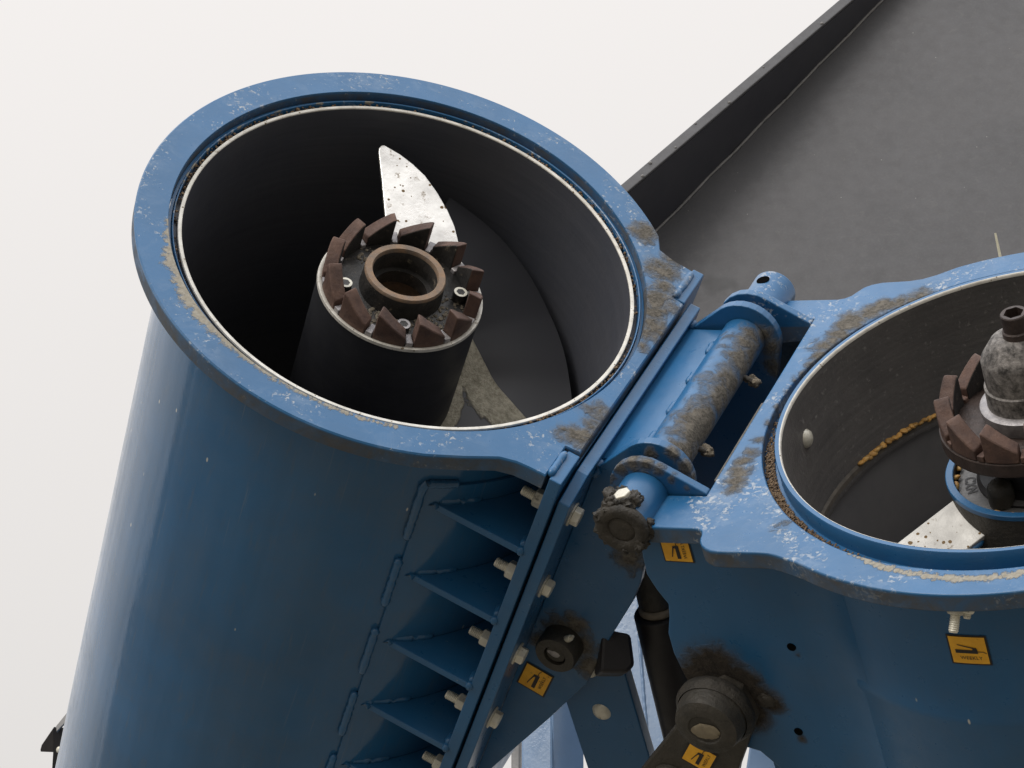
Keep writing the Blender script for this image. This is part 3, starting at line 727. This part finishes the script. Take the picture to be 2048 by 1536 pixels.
# greased pivot boss on the near cheek
bz = FA.at(1109, 1312, 1, -.160).z; bx = FA.at(1109, 1312, 1, -.160).x
bs = MB().lathe([(.0130, -.160), (.0228, -.160), (.0245, -.157), (.0245, -.1352), (.0130, -.1352)], (bx, 0, bz), 1, 48, closed=True).obj('pivot_boss', M_greased, HB, smooth=40)
MB().lathe([(.0, -.157), (.0110, -.157), (.0128, -.1545), (.0128, -.1352)], (bx, 0, bz), 1, 40).obj('pin', M_greased, bs, smooth=40)
MB().blob((bx - .002, -.157, bz - .001), .0060, .4, 2, 4, (1.2, .18, .7)).obj('worn_spot', M_wear, bs, smooth=60)
q = Vector((bx + .004, -.150, bz + .022))
zk = MB().cyl(q, q + V(.004, -.004, .010), .0045, .0035, 12).obj('grease_nipple', M_zinc, HB)
MB().cyl(q + V(.003, -.003, .008), q + V(.006, -.006, .016), .0024, .0018, 12).obj('nipple_tip', M_zinc, zk)
for i in range(6):
    z = -.064 - .1165*i
    hexbolt_head(HB, (.2963, -.178, z), (1, 0, 0), .0105, .0085, rot=.25*i + .1)
fm = plane_map(FA, (1071, 1358), 1, -.1353, (1078, 1344), (1053, 1347), -1)
decal(HB, fm, .040, .036, 'small amber WEEKLY greasing decal partly covered by the round boss')
rnd = random.Random(11)
tag_m = [(.3735, -.108, .028, .012), (.377, -.05, .022, .010), (.362, .075, -.020, .008)]
for i, (x, y) in enumerate([(1512, 768), (1418, 908)]):     # grease nipples caked in mud on the barrel
    l = FA.at(x, y, 2, .004)
    o = MB().cyl((HX + .022, l.y, .004), (l.x, l.y, .006), .0036, .003, 12).obj('grease_nipple', M_grease, HB)
    mb = MB(); mb.blob((l.x, l.y, .006), .0050, .5, 3, i).blob((l.x - .006, l.y + .004, .002), .006, .6, 3, i+5)
    mb.obj('mud_clod', M_mud, o, smooth=70)

# ================================================================== RIGHT TUBE
TB = thing('auger_tube', 'blue auger tube on the right cut by the frame edge, with raised lip', 'auger tube', FB.M)
oB = [(.2870, .1650), (.3450, .1650), (.3450, .2192), (.2790, .2192), (.2735, .2200), (.2690, .2232), (.2668, .2285), (.2658, .2350), (.2640, .2400), (.2600, .2460), (.2545, .2505), (.2475, .2540), (.2380, .2550), (.195, .2542), (.186, .2548), (.1770, .2572)]
a0_ = atan2(.2685, .148); a1_ = 2*pi + atan2(-.2655, .1535)
oB += [(.3066*cos(a0_ + (a1_-a0_)*k/150), .3066*sin(a0_ + (a1_-a0_)*k/150)) for k in range(151)]
oB += [(.172, -.2510), (.186, -.2432), (.200, -.2395), (.231, -.2372), (.242, -.2335), (.2500, -.2275), (.2560, -.2170), (.2590, -.2110), (.2650, -.2060), (.2730, -.2035), (.3450, -.2030), (.3450, -.1650), (.2870, -.1650)]
def plate_with_hole(outer, rin, c0, c1, seg=160):
    bm = bmesh.new()
    ov = [bm.verts.new((x, y, c1)) for x, y in outer]; iv = [bm.verts.new((rin*cos(2*pi*k/seg), rin*sin(2*pi*k/seg), c1)) for k in range(seg)]
    ed_ = [bm.edges.new((v_[k], v_[(k+1) % len(v_)])) for v_ in (ov, iv) for k in range(len(v_))]
    bmesh.ops.triangle_fill(bm, edges=ed_, use_beauty=True)
    bmesh.ops.dissolve_limit(bm, angle_limit=.001, verts=bm.verts, edges=[e_ for e_ in bm.edges if len(e_.link_faces) == 2])
    g_ = bmesh.ops.extrude_face_region(bm, geom=bm.faces[:])
    for q in g_['geom']:
        if isinstance(q, bmesh.types.BMVert): q.co.z = c0
    bm.verts.index_update(); mb = MB(); mb.add([v_.co[:] for v_ in bm.verts], [tuple(v_.index for v_ in f_.verts) for f_ in bm.faces]); bm.free(); return mb
plate_with_hole(oB, .2692, -.020, 0.).obj('flange', M_faceB, TB, smooth=30, bevel=.0013)
MB().lathe([(.2545, -.024), (.2545, .0070), (.2538, .0085), (.2496, .0085), (.2496, -.024)], seg=160, closed=True).obj('lip', M_blue, TB, smooth=50)
MB().lathe([(.2496, .0087), (.2490, .0086), (.2480, .0070), (.2477, .0048), (.2494, .0040), (.2494, .0080)], seg=160).obj('lip_highlight', M_white, TB, smooth=50)  # white ring paints the highlight along the lip's inner edge
MB().lathe([(.2691, -.0125), (.2546, -.0125), (.2546, -.0199), (.2691, -.0199)], seg=120, closed=True).obj('seat_ring', M_blue, TB, smooth=30)
stB = [(-.012, .2926, -.02, .03)]
def cheekspots(lst, val):
    o = []
    for q in lst:
        l = FB.at(q[0], q[1], 1, val); o.append((l.x, l.y, l.z, q[2]/2000.) + tuple(q[3:]))
    return o
mudshell = cheekspots([(1430, 1335, 46, 1.25), (1475, 1360, 42, 1.2), (1390, 1350, 32, 1.1), (1545, 1408, 22, 1.1), (1518, 1390, 30, 1.1), (1505, 1430, 34, 1.1), (1380, 1300, 16, .6), (1604, 1478, 10, .8), (1595, 1310, 8, .6), (1310, 1040, 26, .5), (1330, 1070, 22, 1.), (1365, 1066, 16, .8)], .206)
b_ = None
M_cheekB = paint('muddy_blue_cheek_paint', 0, mudshell, None, grime=.4, rough=.3, mudcol=(.040, .032, .024))
for nd in M_cheekB.node_tree.nodes: pass
MB().lathe([(.2620, -.0205), (.2620, -.184), (.2632, -.187), (.2634, -.196), (.2622, -.200), (.2621, -2.3)], seg=160).obj('shell', M_shellB, TB, smooth=40)
MB().lathe([(.2480, .0046), (.2480, -.135), (.2440, -.1400), (.2440, -.146)], seg=120).obj('liner', M_linerB, TB, smooth=40)
MB().lathe([(.2505, -.137), (.2505, -2.2)], seg=120).obj('inner_shell', solid('grey_inner_steel', (.19, .19, .20), (.25, .245, .25), .45, 0, 10), TB, smooth=40)
MB().lathe([(.2482, -.1330), (.2470, -.1345), (.2442, -.1390), (.2452, -.1345), (.2480, -.1325)], seg=80, closed=True, a0=radians(-62), a1=radians(24)).obj('liner_edge', solid('dull_brown_edge', (.06, .055, .05), (.15, .13, .105), .7, 0, 60), TB, smooth=40)
# cheeks on both sides of the tube that carry the hinge lugs and the lower pivot
plc = [(.167, -.0205), (.3130, -.0205), (.3380, -.0215), (.3530, -.030), (.3560, -.048), (.3580, -.072), (.3520, -.092), (.3440, -.110), (.3480, -.128), (.3550, -.149), (.3560, -.175), (.3520, -.205), (.3450, -.238), (.3480, -.268), (.3350, -.292), (.290, -.3050), (.270, -.3300), (.235, -.42), (.167, -.60)]
plf = [(.167, -.0205), (.330, -.0205), (.372, -.050), (.405, -.10), (.415, -.20), (.36, -.42), (.167, -.60)]
for sg in (1, -1):
    lo, hi = (.1935, .2055) if sg > 0 else (-.2055, -.1935)
    MB().poly(plc if sg > 0 else plf, 1, lo, hi).obj('cheek_plate', M_cheekB if sg > 0 else M_greased, TB, smooth=0, bevel=.0015)  # far plate's dark tone also stands in for shade in the gap
bz_ = [(.202, .2057), (.1628, .2057), (.134, .2252)]
def bq(t): return tuple((1-t)**2*bz_[0][i] + 2*t*(1-t)*bz_[1][i] + t*t*bz_[2][i] for i in (0, 1))
nz_ = 12; vs = [(*bq(t/8), -.0205 - .31*k/nz_) for k in range(nz_+1) for t in range(9)]
MB().add(vs, [(k*9+t, k*9+t+1, k*9+t+10, k*9+t+9) for k in range(nz_) for t in range(8)]).obj('weld_fillet', M_shellB, TB, smooth=80)
la, lb = FB.at(1527, 806, 2, -.006), FB.at(1440, 962, 2, -.006)
MB().box((.2874, la.y, -.040), (.2935, lb.y, -.0055)).obj('stop_bar', solid('grey_brown_edge', (.075, .07, .062), (.125, .115, .10), .8, 0, 70), TB, smooth=0, bevel=.001)
MB().box((.2755, -.1930, -.36), (.2865, .1930, -.0208)).obj('hinge_side_plate', M_blue, TB, smooth=0, bevel=.0012)
# hinge lugs: knuckle ears, pin tubes
def earB_(z, t):
    pl = [(.2873, -.0210)]; pl += [(.2873, .0010)]
    R = .0400; tang = []
    for k in range(0, 17):
        a = radians(128 - 268*k/16); pl.append((HX + R*cos(a), .0012 + R*sin(a)))
    return MB().poly(pl, 1, z - t/2, z + t/2)
for sg in (1, -1):
    earB_(.1580*sg, .0100).obj('hinge_ear', M_earB if sg > 0 else M_faceB, TB, smooth=0, bevel=.0012)
    y0, y1 = (.1632, .2240) if sg > 0 else (-.2240, -.1632)
    pts = [(.0140, y0), (.0262, y0), (.0262, y1), (.0140, y1)] if sg > 0 else [(.0, y0), (.0252, y0), (.0252, y1), (.0, y1)]
    tubeo = MB().lathe(pts, (HX, 0, .0012), 1, 56, closed=True).obj('pin_tube', M_faceB, TB, smooth=40, bevel=.0012)
    if sg < 0:
        l = FB.at(1531, 576, 1, -.205)
        nrm_ = Vector((l.x - HX, 0, l.z - .0012)).normalized(); cpt = Vector((HX, l.y, .0012)) + nrm_*.0246
        MB().cyl(cpt, cpt + nrm_*.0009, .0075, seg=28).obj('grease_hole', M_hole, tubeo)  # dark disc, painting the shade inside a hole
MB().lathe([(.0, .2195), (.0128, .2195), (.0138, .2180), (.0138, -.215), (.0, -.215)], (HX, 0, .0012), 1, 40).obj('hinge_pin', M_greased, TB, smooth=40)
MB().lathe([(.0, .2268), (.0120, .2272), (.0145, .2258), (.0165, .2285), (.0240, .2300), (.0285, .2270), (.0290, .2225), (.0262, .2170)], (HX, 0, .0012), 1, 48).obj('greasy_end_ring', M_grease, TB, smooth=60)
# pinch bolt caked in dirt on the near pin tube
q = FB.at(1246, 990, 1, .2085); 
pb = hexbolt_head(TB, (q.x, .2085, q.z - .004), (.15, .0, 1), .0095, .0075, washer=False, rot=.5)
mb = MB(); rnd = random.Random(21)
for i in range(15):
    a = rnd.uniform(0, 2*pi); mb.blob((q.x + .0125*cos(a) + .002, .2085 + .011*sin(a), q.z - .004 + rnd.uniform(-.003, .003)), rnd.uniform(.004, .008), .55, 3, i)
for i in range(34):
    a = radians(rnd.uniform(-185, 75)); mb.blob((HX + .0255*cos(a), rnd.uniform(.212, .227), .0012 + .0255*sin(a)), rnd.uniform(.003, .007), .55, 3, i+30)
tag(mb.obj('caked_mud', M_grease, None, smooth=70, M=FB.M), 'dark caked mud around the hinge pin end and its bolt', 'mud', kind='stuff')
# carriage bolt head inside, bolt and nut under the flange, decals, dark hole discs
ph = atan2(-.0005, .2481); rb = Vector((.2480*cos(ph), .2480*sin(ph), -.0455))
mb = MB(); mb.lathe([(0, .0065), (.004, .0058), (.0085, .0035), (.0105, 0.), (.0105, -.001)], (0, 0, 0), 0, 28)
mb.v = [(rb.x - v[0], rb.y + v[1], rb.z + v[2]) for v in mb.v]
part(mb.obj('rivet_head', M_zinc, TB, smooth=60), 'shiny domed bolt head on the dark inner wall')
for (x, y, dx, r_) in ((1914, 1206, 0, .0090), (1938, 1204, .0, .0070)):
    l = FB.at(x, y, 2, -.021)
    nut_and_thread(TB, (l.x, l.y, -.0205), (.12, .55, -.8), r_, .011, .015 if x < 1920 else .003)
def shellmap(px_, py_, R):
    lo, hi = -.02, -.5
    best = None
    for k in range(2000):
        c = lo + (hi-lo)*k/2000; l = FB.at(px_, py_, 2, c); d = abs(hypot(l.x, l.y) - R)
        if l.y > 0 and (best is None or d < best[0]): best = (d, l)
    l = best[1]; return atan2(l.y, l.x), l.z
ang0, z0 = shellmap(1938, 1299, .262); angu, zu = shellmap(1975, 1301, .262); angv, zv = shellmap(1925, 1268, .262)
sgn = 1 if angu > ang0 else -1
def fmB(a, b_, l): t = ang0 + sgn*a/.262; return Vector(((.262 + l)*cos(t), (.262 + l)*sin(t), z0 + b_))
decal(TB, fmB, .040, .036, 'square amber WEEKLY greasing decal with a grease gun on the right tube')
fm = plane_map(FB, (1354, 1100), 1, .2056, (1350, 1086), (1330, 1100), 1)
decal(TB, fm, .030, .0335, 'amber WEEKLY greasing decal tucked under the flange corner')
for (x, y) in ((1583, 1294), (1597, 1463)):
    l = FB.at(x, y, 1, .2056)
    MB().cyl((l.x, .2050, l.z), (l.x, .2061, l.z), .0048, seg=24).obj('bolt_hole', M_hole, TB)  # proud black disc stands in for the dark of a drilled hole
# bearing holder spider inside the tube: cup, arm
CUP = MB().lathe([(.0865, -.0725), (.0940, -.0725), (.0940, -.120), (.0865, -.120)], seg=80, closed=True).obj('bearing_cup', M_greased, TB, smooth=40, bevel=.001)
MB().lathe([(.0865, -.0724), (.0865, -.0702), (.0872, -.0695), (.0938, -.0695), (.0945, -.0702), (.0945, -.0750), (.0941, -.0750)], seg=80).obj('cup_rim', M_blue, CUP, smooth=40)
MB().lathe([(.0, -.088), (.060, -.088), (.062, -.082), (.0835, -.082), (.0835, -.105)], seg=80).obj('bearing_seal', M_seal, TB, smooth=40)
v, f = text_mesh('CXN', .0125, 1.15, .0005)
def ringtext(x, y):
    t = radians(-4) + x/.073; r_ = .068 + y*.8
    return Vector((.0, 0, 0)), t, r_
mb = MB(); vv = []
w_ = max(q[0] for q in v) - min(q[0] for q in v)
tcen = None
l = FB.at(1947, 969, 2, -.0815); tcen = atan2(l.y, l.x)
for x, y, _ in v:
    t = tcen + x/.072; r_ = .0760 - y*1.2
    vv.append((r_*cos(t), r_*sin(t), -.0815))
part(mb.add(vv, f).obj('lettering', M_ink, TB, smooth=0), 'black letters CXN printed round the grey seal')
PT1, PT2 = Vector((.070, .046, -.082)), Vector((.036, .084, -.103))
dv = Vector((.060, .071, -.020)); kA, kB = 1.75, 1.66
quad = [PT1, PT2, PT2 + dv*kB, PT1 + dv*kA]; nq = (PT2-PT1).cross(dv).normalized()
M_arm = solid('pale_spattered_arm', (.40, .39, .37), (.56, .55, .52), .45, .1, 30, bump=.0003, specks=(130, .46, (.17, .11, .05)))
arm = MB().prism([q - nq*.004 for q in quad], [q + nq*.004 for q in quad]).obj('spider_arm', M_arm, TB, smooth=0, bevel=.001)
weld(arm, [PT1 + nq*.003 + dv*.03, PT2 + nq*.003 + dv*.03], .006, M_blue, seed=31)
weld(arm, [PT2 + nq*.003 + dv*.05, PT2 + nq*.003 + dv*.6, PT2 + nq*.003 + dv*1.4], .0035, M_blue, seed=32)
# what turns inside the right tube
SBu = thing('auger_screw', 'driven clutch and stepped shaft standing in the right tube with rusty brown teeth', 'auger screw', FB.M)
hub = dog_clutch(SBu, -.010, .026, .0715, .0890, -42., .040, (M_brown, M_rust, M_rust))
MB().lathe([(.0745, -.026), (.0893, -.0245), (.0890, -.012), (.0745, -.012)], seg=80, closed=True).obj('clutch_skirt', M_brown, hub, smooth=40)
MB().lathe([(.0560, -.032), (.0800, -.032), (.0860, -.0262), (.0560, -.0262)], seg=80, closed=True).obj('clutch_base', M_brown, SBu, smooth=40)
ox = -.004
sh = MB().lathe([(.0420, -.020), (.0480, .0000), (.0480, .0075), (.0440, .0095), (.0400, .0095)], (ox, 0, 0), 2, 64).obj('shaft_collar', M_wear, SBu, smooth=40)
MB().lathe([(.0400, .009), (.0395, .030), (.0372, .0310), (.0372, .0600), (.0355, .0640), (.0240, .0800), (.0180, .0840), (.0, .0840)], (ox, 0, 0), 2, 64).obj('shaft_end', M_cast, SBu, smooth=35)
mb = MB(); vs = []; ns = 48
for i in range(ns):
    t = 2*pi*i/ns; hx = .0088/cos(((t + pi/6) % (pi/3)) - pi/6)
    for r_, z_ in ((.0150, .083), (.0150, .090), (.0135, .0915), (.0135, .1080), (.0126, .1092), (hx, .1092), (hx, .094)): vs.append((ox - .005 + r_*cos(t), r_*sin(t), z_))
k = 7
fs = [(i*k+j, ((i+1) % ns)*k+j, ((i+1) % ns)*k+j+1, i*k+j+1) for i in range(ns) for j in range(k-1)] + [tuple(i*k+k-1 for i in range(ns))]
mb.add(vs, fs).obj('hex_socket', M_brown, SBu, smooth=35)
MB().cyl((0, 0, -.03), (0, 0, -2.0), .045, seg=40).obj('shaft', M_flight, SBu)
helicoid(.046, .232, 120, -500, lambda t: -.20 - .70*t, .006, 160, 8).obj('flighting', M_linerB, SBu, smooth=50)
MB().lathe([(.045, -.075), (.060, -.075), (.064, -.079), (.064, -.0885)], seg=60).obj('bearing_housing', M_blackp, TB, smooth=40)
l = FB.at(1999, 975, 2, -.062)
MB().lathe([(.0, .010), (.008, .009), (.0125, .004), (.0135, -.004), (.0135, -.016)], (l.x, l.y, -.064), 2, 28).obj('cap_bolt', M_greased, TB, smooth=60)

# corn kernels on the liner ledge and in the cup
KC = bpy.data.meshes.new('corn_kernel')
bm = bmesh.new(); bmesh.ops.create_icosphere(bm, subdivisions=3, radius=1)
for q in bm.verts:
    k_ = 1 - .38*max(0, -q.co.y); q.co = Vector((q.co.x*.0042*k_, q.co.y*.0058, q.co.z*.0026))
bm.to_mesh(KC); bm.free(); KC.shade_smooth(); KC.materials.append(M_corn)
def kernel(p, rot, label, sc=1.):
    o = bpy.data.objects.new('corn_kernel', KC); COL.objects.link(o)
    o.matrix_world = FB.M @ Matrix.Translation(p) @ Euler(rot).to_matrix().to_4x4() @ Matrix.Scale(sc, 4)
    tag(o, label, 'corn kernel', 'loose corn kernels in the right tube')
rnd = random.Random(2)
for i in range(22):
    t = radians(-46 + 27*i/21 + rnd.uniform(-.6, .6))
    kernel(Vector((.2462*cos(t), .2462*sin(t), -.1335 + rnd.uniform(-.0008, .0012))), (rnd.uniform(-.5, .5), rnd.uniform(-.5, .5), t + rnd.uniform(-.9, .9)), 'golden corn kernel wedged in the curved liner seam of the right tube', rnd.uniform(.75, 1.1))
for (x, y, lab, sc) in ((1921, 936, 'uppermost corn kernel between the blue cup rim and the printed seal', .9), (1922, 954, 'corn kernel lying second from top beside the printed grey seal', 1.), (1927, 968, 'darkish corn kernel lowest beside the printed grey seal', .9), (1995, 1027, 'corn kernel below the dark bolt cap inside the blue cup', 1.), (2026, 1034, 'corn kernel at the lower right of the blue cup', .9)):
    l = FB.at(x, y, 2, -.0775); r_ = hypot(l.x, l.y); k_ = .0852/r_ if x < 1960 else min(1, .0835/r_)
    kernel(Vector((l.x*k_, l.y*k_, -.0775)), (rnd.uniform(-.6, .6), rnd.uniform(-.6, .6), rnd.uniform(0, 6)), lab, sc)
# chaff in the grooves
rnd = random.Random(9); mb = MB()
for i in range(1700):
    t = radians(rnd.gauss(34, 17)); r_ = rnd.uniform(.2585, .2680)
    mb.blob((r_*cos(t), r_*sin(t), -.0122 + rnd.uniform(0, .003)), rnd.uniform(.0006, .0014), .4, 1, i, (1, 1.4, .7))
tag(mb.obj('chaff', M_chaff, None, smooth=60, M=FB.M), 'brown grain chaff packed in the groove round the right lip', 'chaff', kind='stuff')
mb = MB()
for i in range(700):
    t = radians(rnd.choice((rnd.gauss(155, 30), rnd.gauss(70, 22), rnd.gauss(-20, 12)))); r_ = rnd.uniform(.2548, .2592)
    mb.blob((r_*cos(t), r_*sin(t), -.0135 - rnd.uniform(-.002, .006)), rnd.uniform(.0009, .0022), .4, 1, i)
tag(mb.obj('chaff', M_chaff, None, smooth=60, M=FA.M), 'tan chaff and dirt stuck in the groove of the left tube rim', 'chaff', kind='stuff')

# ================================================================== LINKAGE under the hinge
LK = thing('link_plate', 'dark blue link plate with two domed rivets hanging below the left cheek', 'link plate', FA.M)
pxs = [(1128, 1392), (1180, 1300), (1222, 1290), (1243, 1325), (1297, 1510), (1345, 1700), (1225, 1700), (1175, 1536), (1150, 1460)]
P = [FA.at(x, y, 1, -.112) for x, y in pxs]
MB().prism([(q.x, -.112, q.z) for q in P], [(q.x, -.096, q.z) for q in P]).obj('plate', M_shellB, LK, smooth=0, bevel=.0015)
for (x, y, r_) in ((1201, 1427, .0115), (1178, 1346, .0085)):
    l = FA.at(x, y, 1, -.115)
    mb = MB(); mb.lathe([(0, -.0050), (.45*r_, -.0045), (.85*r_, -.0025), (r_, 0.)], (l.x, -.112, l.z), 1, 28); mb.obj('rivet_cap', M_zinc, LK, smooth=60)
AR = thing('pivot_arm', 'thick pivot arm coated in brown grease with a big round boss, over the right cheek', 'pivot arm', FB.M)
bx, bz = FB.at(1422, 1437, 1, .245).x, FB.at(1422, 1437, 1, .245).z
pxs = [(1400, 1382), (1350, 1455), (1285, 1536), (1190, 1660), (1440, 1720), (1476, 1540), (1512, 1440), (1480, 1385), (1440, 1365)]
P = [FB.at(x, y, 1, .222) for x, y in pxs]
M_arm2 = solid('greasy_arm', (.030, .028, .023), (.062, .053, .042), .6, 0, 22, bump=.002, bscale=90)
MB().prism([(q.x, .2075, q.z) for q in P], [(q.x, .222, q.z) for q in P]).obj('arm', M_arm2, AR, smooth=0, bevel=.002)
bo = MB().lathe([(.0, .2625), (.0170, .2625), (.0185, .2640), (.0250, .2640), (.0340, .2600), (.0372, .2480), (.0380, .2225), (.0, .2225)], (bx, 0, bz), 1, 56).obj('boss', M_greased, AR, smooth=40)
MB().blob((bx - .001, .2632, bz - .002), .0150, .25, 3, 8, (1, .10, .72)).obj('worn_face', solid('tan_smear', (.15, .125, .085), (.26, .22, .15), .7, 0, 60), bo, smooth=60)
MB().lathe([(.0385, .2225), (.0425, .2280), (.0430, .2350), (.0385, .2420), (.0370, .2380)], (bx, 0, bz), 1, 56).obj('grease_collar', M_grease, bo, smooth=60)
l2 = FB.at(1340, 1560, 1, .225)
MB().lathe([(.0, .2300), (.0170, .2300), (.0200, .2270), (.0200, .2222)], (l2.x, 0, l2.z), 1, 36).obj('lower_boss', M_greased, AR, smooth=40)
fm = plane_map(FB, (1399, 1513), 1, .2222, (1413, 1488), (1380, 1503), 1)
decal(AR, fm, .0335, .034, 'amber WEEKLY greasing decal with smeared upper edge')
# brown stop lug on the right cheek beside the boss
l = FB.at(1532, 1402, 1, .2065)
part(MB().blob((l.x, .2062, l.z), .009, .35, 3, 14, (1.1, .25, .9)).obj('grease_smear', M_grease, AR, smooth=60), 'dark lump of old grease beside the boss')

# ================================================================== small things at the edges
BR = thing('lamp_bracket', 'small black bent bracket with a round head bolt at the lower left edge', 'bracket', MCAM)
n = Vector((-.15, -.1, .98)).normalized(); p = ray(118, 1490, 3.75)
def fp(pxs, th, nm, mat, nn=n, pp_=p):
    P = [onplane(x, y, pp_, nn) for x, y in pxs]
    return MB().prism([q - nn*th for q in P], P).obj(nm, mat, BR, smooth=0, bevel=.0006)
fp([(107, 1455), (150, 1458), (170, 1700), (104, 1700), (104, 1537), (106, 1505)], .004, 'plate', M_blackp)
fp([(107.5, 1454), (106, 1504.5), (81, 1503.5), (80.5, 1499), (83, 1490)], .004, 'flap', M_blackp, Vector((-.6, -.1, .79)).normalized(), onplane(107, 1480, p, n))
fp([(113, 1463), (112, 1452), (150, 1405), (154, 1420)], .004, 'brace', M_greyp, Vector((-.1, .6, .78)).normalized(), onplane(113, 1458, p, n) + Vector((0, 0, .004)))
l = onplane(120, 1500, p, n)
mb = MB(); mb.lathe([(0, .004), (.003, .0034), (.0052, .0012), (.0056, 0)], (l.x, l.y, l.z), 2, 24); mb.obj('bolt', M_zinc, BR, smooth=60)
a, bb = ray(1990.5, 466, 2.95), ray(2006, 545, 2.95)
ST = MB().tube([a, (a+bb)/2 + Vector((.0003, 0, 0)), bb], [.0012, .0016, .0018], 8).obj('straw_stalk', M_straw, None, M=MCAM)
tag(ST, 'thin pale straw stalk standing up behind the right flange', 'straw')
